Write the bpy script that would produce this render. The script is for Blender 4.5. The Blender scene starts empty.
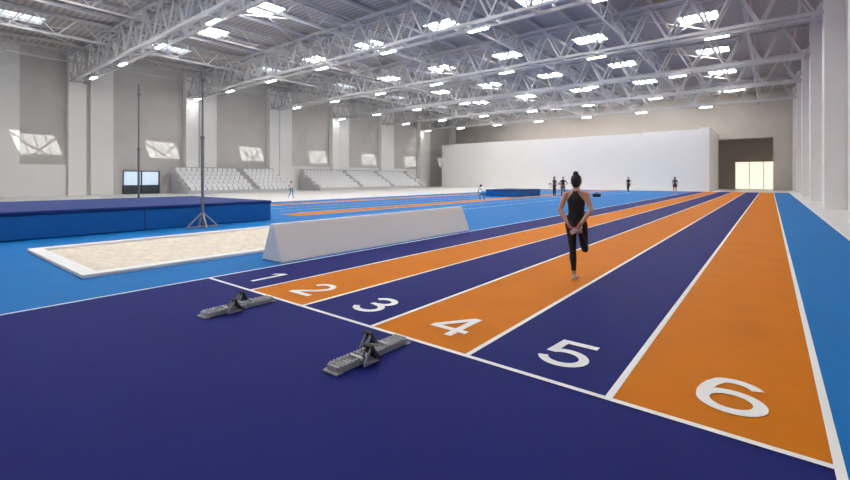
import bpy, math, random
import numpy as np
from mathutils import Vector, Matrix, Quaternion
random.seed(4)
scene = bpy.context.scene
V = Vector

# ------------------------------------------------------------------ materials
def lin(c):
    return tuple(((x/255)/12.92 if x/255 <= .04045 else ((x/255+.055)/1.055)**2.4) for x in c)

def mat(name, rgb, rough=.6, metal=0, noise=.0, nscale=8, bump=0, bscale=80, emit=0, spec=.5):
    m = bpy.data.materials.new(name); m.use_nodes = True
    nt = m.node_tree; b = nt.nodes['Principled BSDF']
    c = lin(rgb)
    b.inputs['Base Color'].default_value = (*c, 1)
    b.inputs['Roughness'].default_value = rough
    b.inputs['Metallic'].default_value = metal
    b.inputs['Specular IOR Level'].default_value = spec
    tc = nt.nodes.new('ShaderNodeTexCoord')
    if noise:
        n = nt.nodes.new('ShaderNodeTexNoise'); n.inputs['Scale'].default_value = nscale
        n.inputs['Detail'].default_value = 6
        nt.links.new(tc.outputs['Object'], n.inputs['Vector'])
        r = nt.nodes.new('ShaderNodeValToRGB')
        r.color_ramp.elements[0].position = .3; r.color_ramp.elements[1].position = .7
        r.color_ramp.elements[0].color = (*[x*(1-noise) for x in c], 1)
        r.color_ramp.elements[1].color = (*[min(1, x*(1+noise)) for x in c], 1)
        nt.links.new(n.outputs['Fac'], r.inputs['Fac'])
        nt.links.new(r.outputs['Color'], b.inputs['Base Color'])
    if bump:
        n2 = nt.nodes.new('ShaderNodeTexNoise'); n2.inputs['Scale'].default_value = bscale
        nt.links.new(tc.outputs['Object'], n2.inputs['Vector'])
        bp = nt.nodes.new('ShaderNodeBump'); bp.inputs['Strength'].default_value = bump
        bp.inputs['Distance'].default_value = .01
        nt.links.new(n2.outputs['Fac'], bp.inputs['Height'])
        nt.links.new(bp.outputs['Normal'], b.inputs['Normal'])
    if emit:
        b.inputs['Emission Color'].default_value = (*c, 1)
        b.inputs['Emission Strength'].default_value = emit
    return m

M = {}
M['navy'] = mat('track_navy', (26, 33, 106), .6, noise=.06, nscale=1.2, spec=.07)
M['orange'] = mat('track_orange', (204, 117, 12), .6, noise=.05, nscale=1.5, spec=.07)
M['blue'] = mat('track_blue', (18, 112, 182), .6, noise=.05, nscale=.8, spec=.1)
M['line'] = mat('line_white', (240, 240, 238), .6, spec=.3)
M['floor'] = mat('floor_concrete', (228, 226, 224), .4, noise=.04, nscale=.6)
M['conc'] = mat('wall_concrete', (203, 200, 197), .8, noise=.05, nscale=.5)
M['white'] = mat('white_paint', (244, 243, 241), .7, noise=.012, nscale=.6)
M['endw'] = mat('wall_far_render', (200, 193, 187), .85, noise=.04, nscale=.5)
M['steel'] = mat('steel_painted', (198, 198, 200), .5)
M['polegrey'] = mat('pole_grey', (120, 122, 128), .5)
M['lamp'] = mat('lamp_glow', (255, 252, 246), .5, emit=45)
M['sky'] = mat('skylight_diffuser', (255, 253, 249), .5, emit=30)
M['lampbody'] = mat('lamp_body', (200, 200, 200), .5)
M['sand'] = mat('sand', (226, 215, 200), .95, noise=.12, nscale=9, bump=.9, bscale=40)
M['board'] = mat('white_board', (236, 235, 234), .6)
M['matblue'] = mat('mat_blue', (24, 98, 168), .7, noise=.05, nscale=3, spec=.2)
M['mattop'] = mat('mat_top', (34, 56, 120), .7, noise=.05, nscale=3, spec=.2)
M['black'] = mat('black_cloth', (22, 22, 26), .7)
M['rubber'] = mat('rubber', (42, 44, 46), .6)
M['alu'] = mat('aluminium', (172, 172, 174), .5, metal=.2)
M['skin'] = mat('skin', (196, 142, 116), .5)
M['hair'] = mat('hair', (34, 24, 22), .55)
M['shoe'] = mat('shoe_light', (205, 190, 190), .6)
M['dark'] = mat('dark_frame', (50, 54, 58), .5)
M['glasslit'] = mat('daylit_pane', (205, 225, 245), .3, emit=.6)
M['winbright'] = mat('daylit_window', (252, 240, 222), .3, emit=1.0)
M['lowpane'] = mat('lower_pane', (60, 72, 78), .3)
M['seat'] = mat('seat_white', (244, 244, 245), .6)
M['riser'] = mat('riser_grey', (190, 190, 192), .7)
M['teal'] = mat('cloth_blue', (70, 130, 180), .7)
M['wcloth'] = mat('cloth_white', (220, 220, 222), .7)
M['grey'] = mat('cloth_grey', (70, 72, 80), .7)
M['lips'] = mat('lips', (160, 90, 85), .5)

# roof deck: corrugated sheet
m = mat('roof_deck', (150, 150, 154), .6); nt = m.node_tree
tc = nt.nodes.new('ShaderNodeTexCoord'); w = nt.nodes.new('ShaderNodeTexWave')
w.wave_type = 'BANDS'; w.bands_direction = 'Y'; w.inputs['Scale'].default_value = .8
nt.links.new(tc.outputs['Object'], w.inputs['Vector'])
r = nt.nodes.new('ShaderNodeValToRGB')
r.color_ramp.elements[0].color = (*lin((154, 150, 149)), 1); r.color_ramp.elements[1].color = (*lin((190, 186, 185)), 1)
nt.links.new(w.outputs['Fac'], r.inputs['Fac'])
nt.links.new(r.outputs['Color'], nt.nodes['Principled BSDF'].inputs['Base Color'])
M['deck'] = m
# clear glass (thin)
m = bpy.data.materials.new('clear_glass'); m.use_nodes = True; nt = m.node_tree
nt.nodes.clear(); o = nt.nodes.new('ShaderNodeOutputMaterial'); t = nt.nodes.new('ShaderNodeBsdfTransparent')
t.inputs['Color'].default_value = (.94, .96, .97, 1); nt.links.new(t.outputs[0], o.inputs[0]); M['glass'] = m

# ------------------------------------------------------------------ mesh builder
class MB:
    def __init__(s): s.v = []; s.f = []; s.m = []
    def add(s, vs, fs, mi=0):
        o = len(s.v); s.v += [tuple(v) for v in vs]
        for f in fs: s.f.append(tuple(i+o for i in f)); s.m.append(mi)
    def box(s, x0, x1, y0, y1, z0, z1, mi=0):
        s.add([(x0,y0,z0),(x1,y0,z0),(x1,y1,z0),(x0,y1,z0),(x0,y0,z1),(x1,y0,z1),(x1,y1,z1),(x0,y1,z1)],
              [(3,2,1,0),(4,5,6,7),(0,1,5,4),(1,2,6,5),(2,3,7,6),(3,0,4,7)], mi)
    def quad(s, x0, x1, y0, y1, z, mi=0):
        s.add([(x0,y0,z),(x1,y0,z),(x1,y1,z),(x0,y1,z)], [(0,1,2,3)], mi)
    def beam(s, a, b, w, h=None, mi=0):
        a, b = V(a), V(b); h = h or w; d = (b-a).normalized()
        up = V((0,0,1)) if abs(d.z) < .95 else V((0,1,0))
        x = d.cross(up).normalized(); y = x.cross(d)
        vs = []
        for p in (a, b):
            for sx, sy in ((-1,-1),(1,-1),(1,1),(-1,1)): vs.append(p + x*sx*w/2 + y*sy*h/2)
        s.add(vs, [(3,2,1,0),(4,5,6,7),(0,1,5,4),(1,2,6,5),(2,3,7,6),(3,0,4,7)], mi)
    def cyl(s, a, b, r0, r1=None, n=16, mi=0):
        a, b = V(a), V(b); r1 = r0 if r1 is None else r1; d = (b-a).normalized()
        up = V((0,0,1)) if abs(d.z) < .95 else V((0,1,0))
        x = d.cross(up).normalized(); y = x.cross(d); vs = []
        for p, r_ in ((a, r0), (b, r1)):
            for i in range(n):
                t = 2*math.pi*i/n; vs.append(p + x*math.cos(t)*r_ + y*math.sin(t)*r_)
        fs = [(i, (i+1) % n, n+(i+1) % n, n+i) for i in range(n)] + [tuple(range(n))[::-1], tuple(range(n, 2*n))]
        s.add(vs, fs, mi)
    def loft(s, pts, rads, side=(1,0,0), n=18, mi=0):
        pts = [V(p) for p in pts]; rads = [(r_, r_) if not isinstance(r_, tuple) else r_ for r_ in rads]
        side = V(side); P = []; R = []; T = []
        for i, p in enumerate(pts):
            a = pts[max(0, i-1)]; b = pts[min(len(pts)-1, i+1)]
            T.append((b-a).normalized())
        r0 = min(rads[0]); r1 = min(rads[-1])
        for k, q in ((.97, .25), (.85, .53), (.5, .86)): P.append(pts[0]-T[0]*r0*k); R.append((rads[0][0]*q, rads[0][1]*q, T[0]))
        for p, r_, t in zip(pts, rads, T): P.append(p); R.append((*r_, t))
        for k, q in ((.5, .86), (.85, .53), (.97, .25)): P.append(pts[-1]+T[-1]*r1*k); R.append((rads[-1][0]*q, rads[-1][1]*q, T[-1]))
        vs = []
        for p, (rx, ry, t) in zip(P, R):
            sd = side - t*t.dot(side)
            if sd.length < 1e-3: sd = t.orthogonal()
            sd.normalize(); fr = sd.cross(t)
            for i in range(n):
                a = 2*math.pi*i/n; vs.append(p + sd*math.cos(a)*rx + fr*math.sin(a)*ry)
        fs = []; L = len(P)
        for j in range(L-1):
            for i in range(n): fs.append((j*n+i, j*n+(i+1) % n, (j+1)*n+(i+1) % n, (j+1)*n+i))
        fs += [tuple(range(n))[::-1], tuple(range((L-1)*n, L*n))]
        s.add(vs, fs, mi)
    def ell(s, c, r_, n=18, mi=0):
        c = V(c); vs = []; L = 12
        for j in range(1, L):
            ph = math.pi*j/L
            for i in range(n):
                a = 2*math.pi*i/n
                vs.append(c + V((r_[0]*math.sin(ph)*math.cos(a), r_[1]*math.sin(ph)*math.sin(a), -r_[2]*math.cos(ph))))
        vs.append(c-V((0,0,r_[2]))); vs.append(c+V((0,0,r_[2])))
        fs = []
        for j in range(L-2):
            for i in range(n): fs.append((j*n+i, j*n+(i+1) % n, (j+1)*n+(i+1) % n, (j+1)*n+i))
        b = len(vs)-2
        for i in range(n):
            fs.append((b, (i+1) % n, i)); fs.append((b+1, (L-2)*n+i, (L-2)*n+(i+1) % n))
        s.add(vs, fs, mi)
    def obj(s, name, mats, loc=(0,0,0), rz=0, parent=None, smooth=False, bevel=0):
        me = bpy.data.meshes.new(name); me.from_pydata(s.v, [], s.f)
        for k in mats: me.materials.append(M[k])
        me.polygons.foreach_set('material_index', s.m)
        if smooth: me.polygons.foreach_set('use_smooth', [True]*len(me.polygons))
        me.update()
        ob = bpy.data.objects.new(name, me); scene.collection.objects.link(ob)
        ob.location = loc; ob.rotation_euler = (0, 0, rz)
        if parent: ob.parent = parent
        if bevel:
            b = ob.modifiers.new('bevel', 'BEVEL'); b.width = bevel; b.segments = 3; b.limit_method = 'ANGLE'
        return ob
def empty(name, loc=(0,0,0), rz=0):
    e = bpy.data.objects.new(name, None); scene.collection.objects.link(e)
    e.location = loc; e.rotation_euler = (0,0,rz); return e

XL, XR, YB, YE, ZR = -50.0, 3.0, -12.0, 72.0, 13.0
L0 = .30; LW = 1.22; YS = 3.28; YT = 60.4

# ------------------------------------------------------------------ floor and track
b = MB(); b.box(XL-.3, XR+.3, YB-.3, YE+9, -.2, 0); b.obj('floor', ['floor'])
b = MB()
b.quad(L0-6*LW, L0, YB+.5, YS, .006, 0)
for i in range(6):
    x1 = L0-LW*i; b.quad(x1-LW, x1, YS, YT, .006, 1 if i % 2 == 0 else 0)
b.quad(L0, 1.6, YB+.5, YT, .006, 2)
xl = L0-6*LW
b.quad(-15.6, xl, YB+.5, YT, .006, 2)
b.quad(-17.0, -15.6, YB+.5, 11, .006, 2); b.quad(-17.0, -15.6, 11, YT, .006, 1)
b.quad(-22.5, -17.0, YB+.5, YT, .006, 2)
b.quad(-23.7, -22.5, YB+.5, YT, .006, 1)
b.quad(-26, -23.7, YB+.5, YT, .006, 2)
b.obj('running_track', ['navy', 'orange', 'blue'])
b = MB(); lw = .05
for i in range(7):
    x = L0-LW*i
    y0 = YB+.5 if i in (0, 6) else YS
    b.quad(x-lw/2, x+lw/2, y0, YT, .011)
b.quad(xl, L0, YS-lw/2, YS+lw/2, .012)
for x in (-15.6, -17.0, -12.2, -13.9, -18.5, -20.2, -22.5, -23.7, -26):
    b.quad(x-lw/2, x+lw/2, 12, YT, .011)
b.quad(1.575, 1.625, YB+.5, YT, .011)
b.obj('track_lines', ['line'])
# painted digits: stroked centre lines (grotesque style)
def arc(cx, cy, rx, ry, a0, a1, n=24):
    return [(cx+rx*math.cos(math.radians(a0+(a1-a0)*i/n)), cy+ry*math.sin(math.radians(a0+(a1-a0)*i/n))) for i in range(n+1)]
H = .62; SW = .085; h2 = SW/2
def ribbon(b, pts, w, closed=False, z=0):
    n = len(pts); L_ = []
    for i in range(n):
        if closed: p0, p1 = pts[i-1], pts[(i+1) % n]
        else: p0, p1 = pts[max(0, i-1)], pts[min(n-1, i+1)]
        d = V((p1[0]-p0[0], p1[1]-p0[1], 0)).normalized(); nn = V((-d.y, d.x, 0)); p = V((pts[i][0], pts[i][1], z))
        L_ += [p-nn*w/2, p+nn*w/2]
    m_ = n if closed else n-1
    b.add(L_, [(2*i, 2*((i+1) % n), 2*((i+1) % n)+1, 2*i+1) for i in range(m_)])
def digit(k):
    b = MB()
    if k == 1:
        b.quad(.0, SW, 0, H, 0); b.add([(-.13, H-.1, 0), (-.13, H-.175, 0), (0, H-.1, 0), (0, H, 0)], [(0, 1, 2, 3)])
    elif k == 2:
        ribbon(b, arc(0, H-.19, .165, .19-h2, 170, -30, 28)+[(.08, .26), (-.05, .17), (-.13, .1), (-.165, .05)], SW)
        b.quad(-.215, .215, 0, SW, .0006)
    elif k == 3:
        ribbon(b, arc(-.005, H-.165, .15, .165-h2, 160, -90, 28), SW)
        ribbon(b, arc(-.005, .182, .17, .182-h2, 90, -165, 32), SW, z=.0006)
        b.quad(-.09, 0, H-.33, H-.33+SW*.85, .0012)
    elif k == 4:
        b.quad(.05, .05+SW, 0, H, 0); b.quad(-.23, .22, .135, .135+SW*.95, .0006)
        b.add([(-.23, .215, .0012), (-.13, .215, .0012), (.06, .49, .0012), (.05, H, .0012)], [(0, 1, 2, 3)])
    elif k == 5:
        ribbon(b, arc(0, .2, .175, .2-h2, 140, -165, 36), SW)
        b.quad(-.14, .19, H-SW, H, .0006); b.add([(-.185, .27, .0012), (-.1, .27, .0012), (-.07, H, .0012), (-.15, H, .0012)], [(0, 1, 2, 3)])
    else:
        ribbon(b, arc(0, .2, .17, .2-h2, 0, 360, 40)[:-1], SW, True)
        ribbon(b, arc(.01, H-.19, .15, .19-h2, 22, 130, 16)+[(-.135, H-.17), (-.16, .36), (-.171, .29), (-.172, .22)], SW, z=.0012)
    return b
for i in range(6):
    digit(6-i).obj('lane_number', ['line'], loc=(L0-LW*(i+.5)+.09, 3.585, .013))

# ------------------------------------------------------------------ walls
TY = [1.2+10*k for k in range(-1, 8)]
b = MB()
dy0, dy1, dz = 14.9, 18.2, 2.35
b.box(XL-.3, XL, YB, YE, 0, ZR)
b.obj('wall_left', ['conc'])
b = MB(); b.box(XR, XR+.3, YB, YE, 0, ZR); b.obj('wall_right', ['conc'])
b = MB(); b.box(XL-.3, XR+.3, YB-.3, YB, 0, ZR); b.obj('wall_back', ['conc'])
ox0, ox1, oz = -6.2, .3, 6.9
b = MB()
b.box(XL-.3, ox0, YE, YE+.4, 0, ZR); b.box(ox1, XR+.3, YE, YE+.4, 0, ZR); b.box(ox0, ox1, YE, YE+.4, oz, ZR)
b.obj('wall_far', ['endw'])
b = MB()   # side room beyond the opening
b.box(-8, -7.8, YE+.4, YE+9, 0, 7.4); b.box(XR-.2, XR, YE+.4, YE+9, 0, 7.4); b.box(-8, XR, YE+.4, YE+9, 7.4, 7.6)
b.box(-7.8, -4.2, YE+8.8, YE+9, 0, 7.4); b.box(1.0, XR-.2, YE+8.8, YE+9, 0, 7.4); b.box(-4.2, 1.0, YE+8.8, YE+9, 4.0, 7.4)
b.obj('wall_vestibule', ['endw'])
b = MB(); b.box(-4.2, 1.0, YE+8.85, YE+8.95, 0, 4.0, 0)
for x in (-4.2, -2.5, -.8, .9): b.box(x, x+.1, YE+8.78, YE+8.84, 0, 4.0, 1)
b.obj('window_1', ['winbright', 'white'])
b = MB()
for y in TY:
    b.box(XL, XL+.8, y-.65, y+.65, 0, ZR-.05)
    if y < 71: b.box(XL, XL+.3, y+1.1, y+2.9, 0, ZR-.05)
b.box(XL, XL+.25, YB, 7.4, 2.8, ZR-.05)
b.box(XL, XL+.35, YB, 10.5, 0, 2.8)
b.box(XL, XL+.25, 34, 60, 0, 3.2)
b.obj('trim_1', ['white'])
b = MB()
for y in TY:
    if y < 72: b.box(XR-.8, XR, y-.6, y+.6, 0, ZR-.05)
b.obj('trim_2', ['white'])
b = MB()
b.box(XL+.01, XL+.05, dy0, dy1, .9, dz, 0); b.box(XL+.01, XL+.06, dy0, dy1, 0, .9, 2)
for y in (dy0, (dy0+dy1)/2-.05, dy1-.1): b.box(XL+.06, XL+.16, y, y+.1, 0, dz, 1)
b.box(XL+.06, XL+.16, dy0, dy1, dz-.1, dz, 1); b.box(XL+.06, XL+.16, dy0, dy1, .0, .08, 1)
b.obj('door_1', ['glasslit', 'dark', 'lowpane'])
b = MB()
b.box(-45.5, -12.8, 62, 62.4, 0, 7.45, 0); b.box(-12.8, -6.6, 61.5, 61.9, 0, 7.5, 0)
b.box(-6.6, -5.6, 60.8, 72, 0, 7.6, 0); b.box(-45.5, -45.1, 62.4, 72, 0, 7.45, 0)
b.box(-45.5, -6.6, 62.4, 72, 7.2, 7.4, 0)
b.obj('wall_partition', ['white'])

# ------------------------------------------------------------------ roof
hy = [6.2+10*k-.2 for k in range(0, 7)]
b = MB()
def strip(x0, x1):
    b.box(x0, x1, YB-.3, YE+.4, ZR, ZR+.2)
hx0, hx1 = -42.5, -40.6
strip(XL-.3, hx0); strip(hx1, XR+.3)
ys = [YB-.3]
for y in hy: ys += [y-1.5, y+1.5]
ys.append(YE+.4)
for i in range(0, len(ys), 2):
    if ys[i+1] > ys[i]: b.box(hx0, hx1, ys[i], ys[i+1], ZR, ZR+.2)
b.obj('ceiling', ['deck'])
b = MB()
for y in hy: b.box(hx0, hx1, y-1.5, y+1.5, ZR+.12, ZR+.14, 1)
for y in hy:
    for k in range(-1, 2): b.box(hx0, hx1, y+k*.75-.03, y+k*.75+.03, ZR+.02, ZR+.1, 2)
A, B = 1.15, .9
for xi in (-4, -11.5, -19, -26.5, -34):
    for y in [-4.0]+hy:  # first row is added behind the camera, out of view, to light the foreground
        b.box(xi-A, xi+A, y-B, y+B, ZR-.06, ZR-.02, 0)
        b.box(xi-A-.1, xi-A, y-B-.1, y+B+.1, ZR-.12, ZR, 2); b.box(xi+A, xi+A+.1, y-B-.1, y+B+.1, ZR-.12, ZR, 2)
        b.box(xi-A, xi+A, y-B-.1, y-B, ZR-.12, ZR, 2); b.box(xi-A, xi+A, y+B, y+B+.1, ZR-.12, ZR, 2)
        b.box(xi-.04, xi+.04, y-B, y+B, ZR-.1, ZR-.06, 2)
b.obj('skylights', ['sky', 'glass', 'steel'])
b = MB()
x = XL+1.5
while x < XR:
    if not (-43 < x < -40): b.box(x-.07, x+.07, YB, YE, ZR-.3, ZR-.08)
    x += 2.5
b.obj('roof_purlins', ['steel'])
ZB, ZT = 10.3, 12.6
for y in TY:
    if y > 71: continue
    b = MB(); n = 23; st = (XR-XL)/n
    for dy in (-.5, .5):
        b.beam((XL, y+dy, ZB), (XR, y+dy, ZB), .17, .17); b.beam((XL, y+dy, ZT), (XR, y+dy, ZT), .17, .17)
        for i in range(n):
            xa = XL+st*i; xm = xa+st/2
            b.beam((xa, y+dy, ZT), (xm, y+dy, ZB), .1); b.beam((xm, y+dy, ZB), (xa+st, y+dy, ZT), .1)
    for i in range(n+1):
        xa = XL+st*i
        b.beam((xa, y-.5, ZT), (xa, y+.5, ZT), .08)
        if i < n:
            b.beam((xa+st/2, y-.5, ZB), (xa+st/2, y+.5, ZB), .08)
            b.beam((xa+st/2, y-.5, ZB), (xa+st, y+.5, ZT), .05)
    b.obj('roof_truss', ['steel'])
b = MB()
for x in (-1.2, -8.0, -15.2, -22.8, -30.2, -37.8, -45.5):
    z0, z1 = 11.3, 12.65
    b.beam((x, YB, z0), (x, YE, z0), .11); b.beam((x, YB, z1), (x, YE, z1), .11)
    y = -8.8
    while y < YE-2:
        b.beam((x, y, z1), (x, y+1.25, z0), .07); b.beam((x, y+1.25, z0), (x, y+2.5, z1), .07)
        y += 2.5
for k in range(0, 7):
    y = TY[1]+10*k
    for xa, xb in ((-1.2, -8), (-22.8, -30.2), (-37.8, -45.5)):
        b.beam((xa, y, 12.5), (xb, y+10, 12.5), .08); b.beam((xb, y, 12.45), (xa, y+10, 12.45), .08)
b.obj('roof_bracing', ['steel'])
b = MB()
for k, y in enumerate(TY):
    if y > 71 or y < 5: continue
    for x in (-2.5, -9.5, -16.5, -23.5, -30.5, -37.5, -44.5):
        x -= 3.5*(k % 2)
        b.box(x-.6, x+.6, y-.1, y+.1, 9.99, 10.03, 0)
        b.box(x-.62, x+.62, y-.12, y+.12, 10.03, 10.1, 1)
        b.beam((x-.5, y, 10.1), (x-.5, y, 10.4), .03, mi=1); b.beam((x+.5, y, 10.1), (x+.5, y, 10.4), .03, mi=1)
b.obj('ceiling_lamps', ['lamp', 'lampbody'])

# ------------------------------------------------------------------ stands
def stand(y0, y1):
    b = MB(); n = 5
    for i in range(n):
        x1 = -45.0-.8*i; z = .35+.42*i
        b.box(-49.1, x1, y0, y1, z-.42 if i else 0, z, 0)
        y = y0+.3
        while y < y1-.4:
            b.box(x1-.55, x1-.15, y, y+.44, z, z+.3, 1); b.box(x1-.6, x1-.53, y, y+.44, z+.3, z+.68, 1)
            y += .56 if int((y-y0)/.56) % 12 != 11 else 1.4
    b.box(-49.15, -49.1, y0, y1, 0, 2.8, 0)
    b.obj('seating_stand', ['riser', 'seat'])
stand(19, 31); stand(35, 57)

# ------------------------------------------------------------------ mats
def landing_mat(name, x0, x1, y0, y1, h, px, py):
    e = empty(name, ((x0+x1)/2, (y0+y1)/2, .012))
    hx, hyy = (x1-x0)/2, (y1-y0)/2
    b = MB(); b.box(-hx, hx, -hyy, hyy, .0, h-.1, 0); b.obj('mat_body', ['matblue'], parent=e, bevel=.04)
    b = MB(); b.box(-hx-.02, hx+.02, -hyy-.02, hyy+.02, h-.1, h, 0); b.obj('mat_cover', ['mattop'], parent=e, bevel=.03)
    b = MB()
    for i in range(1, px): 
        y = -hyy+2*hyy*i/px; b.box(-hx-.012, hx+.012, y-.012, y+.012, .02, h-.11, 0)
    for i in range(1, py):
        x = -hx+2*hx*i/py; b.box(x-.012, x+.012, -hyy-.012, hyy+.012, .02, h-.11, 0)
    b.obj('mat_seams', ['mattop'], parent=e)
landing_mat('landing_mat', -21.5, -14.9, -3.5, 9.3, .74, 3, 2)
landing_mat('landing_mat', -19.6, -16.4, 33.2, 37.5, .6, 2, 2)

# ------------------------------------------------------------------ sand pit
e = empty('sand_pit', (-10.6, 6.2, .006))
b = MB(); X, Y, W = 2.08, 4.2, .24
b.box(-X, -X+W, -Y, Y, 0, .06); b.box(X-W, X, -Y, Y, 0, .06); b.box(-X+W, X-W, -Y, -Y+W, 0, .06); b.box(-X+W, X-W, Y-W, Y, 0, .06)
b.obj('pit_frame', ['board'], parent=e, bevel=.01)
b = MB(); nx, ny = 60, 120; vs = []
from mathutils import noise as mn
for j in range(ny+1):
    for i in range(nx+1):
        x = -X+W+(2*X-2*W)*i/nx; y = -Y+W+(2*Y-2*W)*j/ny
        h = .035+.03*mn.noise(V((x*1.6, y*1.6, 0)))+.025*mn.noise(V((x*6, y*6, 3)))
        ed = min(i, nx-i, j, ny-j)/3; vs.append((x, y, max(.004, h) if ed >= 1 else .02*ed+.004))
b.add(vs, [(j*(nx+1)+i, j*(nx+1)+i+1, (j+1)*(nx+1)+i+1, (j+1)*(nx+1)+i) for j in range(ny) for i in range(nx)])
b.obj('sand_surface', ['sand'], parent=e, smooth=True)

# ------------------------------------------------------------------ A-frame barrier
b = MB(); prof = [(-.35, 0), (.33, 0), (.06, .71), (-.06, .71)]; L = 6.5
b.add([(x, 0, z) for x, z in prof]+[(x, L, z) for x, z in prof], [(0,1,2,3), (7,6,5,4), (0,4,5,1), (1,5,6,2), (2,6,7,3), (3,7,4,0)])
b.obj('barrier_wedge', ['board'], loc=(-7.5, 4.7, .012), bevel=.012)

# ------------------------------------------------------------------ pole vault standards
def standard(loc, H):
    e = empty('pole_vault_upright', loc)
    b = MB()
    b.beam((0, -.5, .03), (0, .5, .03), .07, .05); b.beam((-.3, 0, .03), (.3, 0, .03), .07, .05)
    for s in (-1, 1): b.beam((0, s*.46, .05), (0, 0, .5), .04); 
    b.beam((-.26, 0, .05), (0, 0, .5), .04); b.beam((.26, 0, .05), (0, 0, .5), .04)
    b.obj('base', ['alu'], parent=e)
    b = MB(); b.cyl((0, 0, .05), (0, 0, 2.9), .045); b.cyl((0, 0, 2.9), (0, 0, H), .03)
    b.cyl((0, 0, 2.84), (0, 0, 2.94), .06); b.box(-.02, .08, -.05, .05, H-.5, H-.42)
    b.cyl((0, 0, H-.46), (.12, 0, H-.46), .012)
    b.obj('post', ['polegrey'], parent=e)
standard((-14.35, 6.5, .012), 5.2)
standard((-22.2, 7.25, .012), 5.8)

# ------------------------------------------------------------------ hurdles and bag
def hurdle(loc, rz=0):
    e = empty('hurdle', loc, rz)
    b = MB()
    for s in (-.55, .55):
        b.beam((s, -.7, .02), (s, .02, .02), .04); b.cyl((s, 0, .02), (s, 0, 1.0), .018)
    b.beam((-.55, -.02, .04), (.55, -.02, .04), .03)
    b.obj('frame', ['alu'], parent=e)
    b = MB(); b.box(-.6, .6, -.012, .012, .97, 1.067, 0); b.box(-.6, -.35, -.014, .014, .968, 1.069, 1); b.box(.35, .6, -.014, .014, .968, 1.069, 1)
    b.obj('bar', ['line', 'dark'], parent=e)
hurdle((-16.2, 40.4, .012)); hurdle((-14.9, 40.4, .012)); hurdle((-16.2, 43.4, .012))
e = empty('sports_bag', (-11.4, 37.5, .012), .5)
b = MB(); b.loft([(-.22,0,.15),(0,0,.155),(.22,0,.15)], [(.13,.14),(.145,.145),(.13,.14)], side=(0,1,0)); b.obj('bag_body', ['black'], parent=e, smooth=True)
b = MB(); b.loft([(-.13,0,.27),(-.09,0,.36),(.09,0,.36),(.13,0,.27)], [.012]*4, side=(0,1,0)); b.obj('bag_handle', ['rubber'], parent=e, smooth=True)

# ------------------------------------------------------------------ starting blocks
def blocks(loc, flip=1):
    e = empty('starting_block', loc)
    b = MB(); L = .42; hw0 = .06
    b.box(-.02, .02, -L, L, .008, .03, 1)
    for s in (-1, 1):
        xa = s*hw0
        b.box(xa-.012, xa+.012, -L, L, .0, .05)
        n = 22
        for i in range(n):
            y = -L+2*L*(i+.5)/n
            b.add([(xa-.011, y-.014, .05), (xa+.011, y-.014, .05), (xa+.011, y+.014, .05), (xa-.011, y+.014, .05), (xa-.011, y+.006, .07), (xa+.011, y+.006, .07)],
                  [(0,1,5,4), (2,3,4,5), (0,4,3), (1,2,5), (3,2,1,0)])
    n = 22
    for i in range(n):
        y = -L+2*L*(i+.5)/n
        b.box(-hw0, hw0, y-.009, y+.009, .03, .046)
    b.box(-.09, .09, -L-.035, -L+.03, .0, .012); b.box(-.09, .09, L-.03, L+.035, .0, .012)
    b.box(-.06, .06, -L-.012, -L, .0, .055); b.box(-.06, .06, L, L+.012, .0, .055)
    for s in (-1, 1):
        for y in (-L-.01, L+.01): b.cyl((s*.075, y, .01), (s*.075, y, .02), .01, n=10)
    b.obj('rail', ['alu', 'dark'], parent=e)
    for k, (sx, y) in enumerate(((-1*flip, .12), (flip, -.1))):
        b = MB(); x0 = sx*.115; hw = .055
        prof = [(.08, .03), (.045, .06), (.015, .095), (-.01, .135), (-.025, .175)]
        vs = []
        for yy, zz in prof:
            for x in (x0-hw, x0+hw): vs += [(x, y+yy, zz), (x, y+yy-.02, zz-.012)]
        fs = []
        for i in range(len(prof)-1):
            a = i*4; c = a+4
            fs += [(a, a+2, c+2, c), (a+1, c+1, c+3, a+3), (a, c, c+1, a+1), (a+2, a+3, c+3, c+2)]
        fs += [(0, 1, 3, 2), (16, 18, 19, 17)]
        b.add(vs, fs, 0)
        for i in range(len(prof)-1):
            for t in (.25, .75):
                yy = prof[i][0]*(1-t)+prof[i+1][0]*t; zz = prof[i][1]*(1-t)+prof[i+1][1]*t
                b.beam((x0-hw, y+yy+.003, zz+.003), (x0+hw, y+yy+.003, zz+.003), .007)
        for x in (x0-.03, x0+.03):
            b.beam((x, y-.1, .03), (x, y-.03, .14), .01, .025, 1); b.beam((x, y-.11, .022), (x, y+.07, .022), .01, .025, 1)
        b.beam((x0, y-.09, .06), (-x0*.4, y-.09, .06), .025, .02, 1)
        b.beam((x0, y+.05, .06), (-x0*.4, y+.05, .06), .025, .02, 1)
        b.obj('foot_pedal_%d' % (k+1), ['rubber', 'alu'], parent=e)
blocks((-5.09, 2.74, .01)); blocks((-2.81, 2.74, .01))

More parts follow.
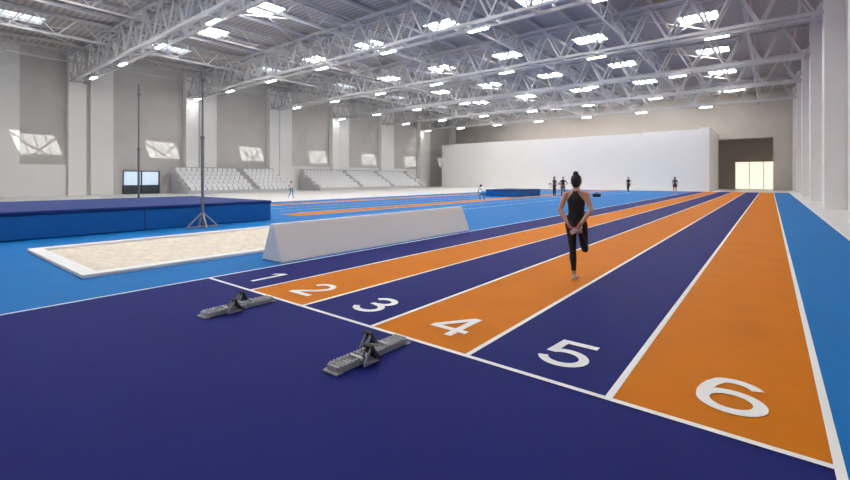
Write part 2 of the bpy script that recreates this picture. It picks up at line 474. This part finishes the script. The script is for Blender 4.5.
# ------------------------------------------------------------------ people
def person(name, loc, rz, P, outfit, voxel=.012, scale=1.0):
    S = V((1, 0, 0)); pel = V(P['pelvis']); nk = V(P['neck']); up = (nk-pel).normalized()
    Ln = (nk-pel).length; k = Ln/.53
    fr = up.cross(S)*-1
    fr = S.cross(up)*-1 if fr.y < 0 else fr
    if fr.y < 0 and abs(fr.y) > .05: fr = -fr
    b = MB(); segs = []
    def L(label, pts, rads, side=(1,0,0)):
        b.loft(pts, rads, side)
        for i in range(len(pts)-1):
            ra = rads[i] if not isinstance(rads[i], tuple) else sum(rads[i])/2
            rb = rads[i+1] if not isinstance(rads[i+1], tuple) else sum(rads[i+1])/2
            segs.append((label, i, len(pts)-1, V(pts[i]), V(pts[i+1]), ra, rb))
    prof = [(-.05,.09,.085), (0,.158,.108), (.07,.15,.105), (.16,.118,.088), (.26,.126,.092), (.36,.14,.102), (.43,.138,.09), (.475,.105,.07), (.52,.06,.055)]
    L('torso', [pel+up*z*k for z, _, _ in prof], [(a, c) for _, a, c in prof])
    hd = V(P['head'])
    L('neck', [nk-up*.03, nk*.5+hd*.5, hd-V((0,0,.03))], [.055, .046, .048])
    b.ell(hd, (.074, .092, .112)); segs.append(('head', 0, 1, hd-V((0,0,.04)), hd+V((0,0,.04)), .075, .075))
    L('head', [hd+V((0,.04,-.075)), hd+V((0,.06,-.085))], [(.042,.03), (.032,.024)])
    L('head', [hd+V((0,.082,.012)), hd+V((0,.103,-.022))], [.009, .013])
    for s in (-1, 1):
        b.ell(hd+V((s*.073, -.005, -.01)), (.011, .02, .032))
        b.ell(hd+V((s*.03, .078, .024)), (.022, .012, .008))
    for s in (-1, 1):
        t = 'L' if s < 0 else 'R'
        sh = nk-up*.085+S*s*.158; el = V(P['el'+t]); wr = V(P['wr'+t])
        L('shoulder', [nk-up*.04+S*s*.045, nk-up*.062+S*s*.1, sh], [.035, .042, .047])
        L('uparm', [sh, sh*.55+el*.45, el], [.047, .042, .034])
        L('forearm', [el, el*.65+wr*.35, wr], [.035, .036, .024])
        hdir = V(P['hd'+t]).normalized(); hn = V(P['hn'+t]); hn = (hn-hdir*hn.dot(hdir)).normalized(); hs = hdir.cross(hn)
        curl = P.get('curl', .35)
        L('hand', [wr, wr+hdir*.045, wr+hdir*.085], [(.026,.018), (.038,.016), (.036,.013)], side=hs)
        thumb = P.get('th'+t, s)
        for o_, ln in ((-.029, .058), (-.0095, .074), (.0095, .08), (.029, .07)):
            p = wr+hdir*.085+hs*o_*thumb; d = hdir.copy(); pts = [p-hdir*.02, p]
            for q in range(3):
                d = (d*math.cos(curl)+hn*math.sin(curl)).normalized()
                d = d.normalized(); p = p+d*ln*(.42, .33, .25)[q]; pts.append(p)
            L('hand', pts, [.0095, .0095, .009, .0085, .0075], side=hs)
        p = wr+hdir*.03+hs*.028*thumb; d = (hdir*.75+hs*.6*thumb+hn*.25).normalized()
        L('hand', [p-d*.01, p+d*.032, p+d*.045+(hdir*.02+hn*.012)], [.012, .0105, .009], side=hs)
        hip = pel-up*.02+S*s*.082; kn = V(P['kn'+t]); an = V(P['an'+t]); toe = V(P['toe'+t])
        b.ell(pel+S*s*.075-fr*.05-up*.02, (.085, .08, .085)); segs.append(('hipx', 0, 1, pel+S*s*.07, pel+S*s*.08-fr*.05, .08, .08))
        L('thigh', [hip, hip*.6+kn*.4, kn], [.088, .074, .052])
        back = V(P.get('cb'+t, (0, -1, 0)))
        mid = kn*.68+an*.32+back*.014
        L('shin', [kn, mid, kn*.35+an*.65, an], [.05, .054, .041, .031])
        heel = V(P['heel'+t])
        L('foot', [heel, heel*.5+toe*.5, toe], [(.032,.03), (.038,.03), (.036,.02)])
        L('foot', [an, heel*.7+toe*.3], [.034, .034])
    root = empty(name, loc, rz); root.scale = (scale,)*3
    me = bpy.data.meshes.new('raw'); me.from_pydata(b.v, [], b.f); tmp = bpy.data.objects.new('raw', me); scene.collection.objects.link(tmp)
    md = tmp.modifiers.new('r', 'REMESH'); md.mode = 'VOXEL'; md.voxel_size = voxel
    sm = tmp.modifiers.new('s', 'SMOOTH'); sm.factor = .5; sm.iterations = 3 if voxel < .009 else 1
    bpy.context.view_layer.update()
    out = bpy.data.meshes.new_from_object(tmp.evaluated_get(bpy.context.evaluated_depsgraph_get()))
    bpy.data.objects.remove(tmp)
    out.name = 'body'
    mats = ['skin', outfit['shirt'], outfit['leg'], outfit['shoe']]
    out.materials.clear()
    for q in mats: out.materials.append(M[q])
    nf = len(out.polygons); C = np.zeros(nf*3); out.polygons.foreach_get('center', C); C = C.reshape(-1, 3)
    best = np.full(nf, 1e9); idx = np.zeros(nf, int); tt = np.zeros(nf)
    for si, (lab, i, n_, a, c_, ra, rb) in enumerate(segs):
        a_ = np.array(a); d = np.array(c_)-a_; l2 = max((d*d).sum(), 1e-9)
        t = np.clip(((C-a_)@d)/l2, 0, 1); dist = np.linalg.norm(C-(a_+t[:, None]*d), axis=1)-(ra+(rb-ra)*t)
        mk = dist < best; best[mk] = dist[mk]; idx[mk] = si; tt[mk] = t[mk]
    mi = np.zeros(nf, int); u = np.array(up); s_ = np.array(S); p_ = np.array(pel)
    hgt = ((C-p_)@u)/k; sx = (C-p_)@s_
    for f in range(nf):
        lab, i, n_ = segs[idx[f]][:3]; g = (i+tt[f])/n_
        if lab in ('head', 'hand', 'forearm'): r_ = 0
        elif lab == 'neck': r_ = 1 if hgt[f] < .5 and outfit.get('sleeves') else 0
        elif lab == 'uparm': r_ = 1 if (outfit.get('sleeves') and g < .6) else 0
        elif lab in ('torso', 'shoulder', 'hipx'):
            if hgt[f] < .1: r_ = 2
            elif outfit.get('racer') and hgt[f] > .34 and abs(sx[f]) > .04+max(0, (.48-hgt[f]))*.7: r_ = 0
            elif hgt[f] > .505 and not outfit.get('sleeves'): r_ = 0
            elif hgt[f] > .535: r_ = 0
            else: r_ = 1
        elif lab == 'thigh': r_ = 2 if (g < .55 or not outfit.get('shorts')) else 0
        elif lab == 'shin': r_ = 2 if (g < outfit.get('legend', .85) and not outfit.get('shorts')) else 0
        else: r_ = 3
        mi[f] = r_
    out.polygons.foreach_set('material_index', mi.astype(np.int32))
    out.polygons.foreach_set('use_smooth', [True]*nf)
    ob = bpy.data.objects.new('body', out); scene.collection.objects.link(ob); ob.parent = root
    h = MB(); h.ell(hd+V((0, -.016, .02)), (.082, .092, .105), n=24); h.ell(hd+V((0, -.036, -.035)), (.062, .062, .07), n=24)
    if outfit.get('bun'): h.ell(hd+V((0, -.045, .125)), (.042, .042, .038), n=20); h.ell(hd+V((0, -.04, .1)), (.03, .03, .03))
    h.obj('hair', ['hair'], parent=root, smooth=True)
    f = MB()
    for s in (-1, 1): f.ell(hd+V((s*.03, .083, .01)), (.012, .007, .007))
    f.obj('eyes', ['dark'], parent=root, smooth=True)
    f = MB(); f.ell(hd+V((0, .088, -.05)), (.022, .008, .007)); f.obj('mouth', ['lips'], parent=root, smooth=True)
    return root

stretch = dict(pelvis=(0, 0, .89), neck=(0, .0, 1.415), head=(0, .015, 1.54),
    elL=(-.225, -.09, 1.10), wrL=(-.085, -.245, .915), hdL=(.55, -.15, -.8), hnL=(.6, .5, .3), thL=-1,
    elR=(.235, -.09, 1.10), wrR=(.13, -.26, .915), hdR=(-.45, -.1, -.85), hnR=(-.5, .6, -.1), thR=1,
    knL=(-.055, .015, .47), anL=(-.03, -.02, .085), toeL=(-.035, .15, .022), heelL=(-.03, -.055, .03),
    knR=(.125, .03, .485), anR=(.09, -.2, .82), heelR=(.115, -.245, .85), toeR=(-.01, -.265, .765), cbL=(0,-1,0), cbR=(0,-.5,-.5), curl=.6)
person('woman_stretching', (-2.38, 6.80, .012), .12, stretch, dict(shirt='black', leg='black', shoe='shoe', racer=True, legend=.86, bun=True), voxel=.006)
walk = dict(pelvis=(0, 0, .93), neck=(0, .02, 1.46), head=(0, .04, 1.59),
    elL=(-.23, -.08, 1.16), wrL=(-.22, .02, .93), hdL=(0, .2, -1), hnL=(1, 0, 0), elR=(.23, -.06, 1.16), wrR=(.22, .1, .94), hdR=(0, .3, -1), hnR=(-1, 0, 0),
    knL=(-.09, .16, .53), anL=(-.09, .18, .1), toeL=(-.09, .34, .03), heelL=(-.09, .14, .032),
    knR=(.09, .03, .5), anR=(.09, -.22, .15), toeR=(.09, -.1, .03), heelR=(.09, -.27, .1))
stand_ = dict(walk); stand_.update(knL=(-.1, .02, .5), anL=(-.11, 0, .085), toeL=(-.12, .15, .022), heelL=(-.11, -.05, .03),
    knR=(.1, .02, .5), anR=(.11, 0, .085), toeR=(.12, .15, .022), heelR=(.11, -.05, .03))
hips_ = dict(stand_); hips_.update(elL=(-.34, -.1, 1.18), wrL=(-.17, .04, 1.02), hdL=(.5, .5, -.4), hnL=(.3, -.3, 0), elR=(.34, -.1, 1.18), wrR=(.17, .04, 1.02), hdR=(-.5, .5, -.4), hnR=(-.3, -.3, 0))
crouch = dict(pelvis=(0, -.1, .62), neck=(0, .28, .98), head=(0, .4, 1.06),
    elL=(-.2, .34, .72), wrL=(-.16, .42, .48), hdL=(0, .2, -1), hnL=(1, 0, 0), elR=(.2, .34, .72), wrR=(.16, .42, .48), hdR=(0, .2, -1), hnR=(-1, 0, 0),
    knL=(-.13, .28, .47), anL=(-.12, .12, .085), toeL=(-.12, .27, .022), heelL=(-.12, .06, .03),
    knR=(.13, .26, .46), anR=(.12, -.05, .085), toeR=(.12, .1, .022), heelR=(.12, -.1, .03))
person('man_standing', (-12.95, 34.0, .012), 3.3, hips_, dict(shirt='black', leg='grey', shoe='shoe', sleeves=True))
person('woman_standing', (-13.9, 34.6, .012), 2.6, stand_, dict(shirt='grey', leg='black', shoe='shoe', sleeves=True, bun=True))
person('man_walking', (-11.3, 47.5, .012), 2.9, walk, dict(shirt='black', leg='black', shoe='shoe', sleeves=True))
person('man_standing', (-7.0, 46.5, .012), .4, stand_, dict(shirt='grey', leg='black', shoe='shoe', sleeves=True, shorts=True))
person('child_walking', (-30.0, 20.5, .012), -1.2, walk, dict(shirt='wcloth', leg='teal', shoe='shoe', sleeves=True), scale=.8)
person('athlete_crouching', (-14.6, 24.4, .012), .9, crouch, dict(shirt='wcloth', leg='teal', shoe='shoe', sleeves=True))

# ------------------------------------------------------------------ light
wd = bpy.data.worlds.new('World'); scene.world = wd; wd.use_nodes = True
bg = wd.node_tree.nodes['Background']; bg.inputs[0].default_value = (.80, .88, 1.0, 1); bg.inputs[1].default_value = 2.0
sl = bpy.data.lights.new('sun', 'SUN'); sl.energy = 4; sl.angle = .009; sl.color = (1, .96, .9)
so = bpy.data.objects.new('sun', sl); scene.collection.objects.link(so)
so.rotation_euler = V((-8.3, 2.5, -8.4)).to_track_quat('-Z', 'Y').to_euler(); so.location = (0, 0, 40)

cam = bpy.data.cameras.new('camera'); co = bpy.data.objects.new('camera', cam); scene.collection.objects.link(co)
co.location = (0, 0, 1.6+.006); co.rotation_euler = (math.radians(90), 0, math.radians(38.5))
cam.sensor_width = 36; cam.lens = 434/850*36; cam.shift_y = -62/850; cam.clip_end = 300
scene.camera = co
scene.view_settings.view_transform = 'Standard'
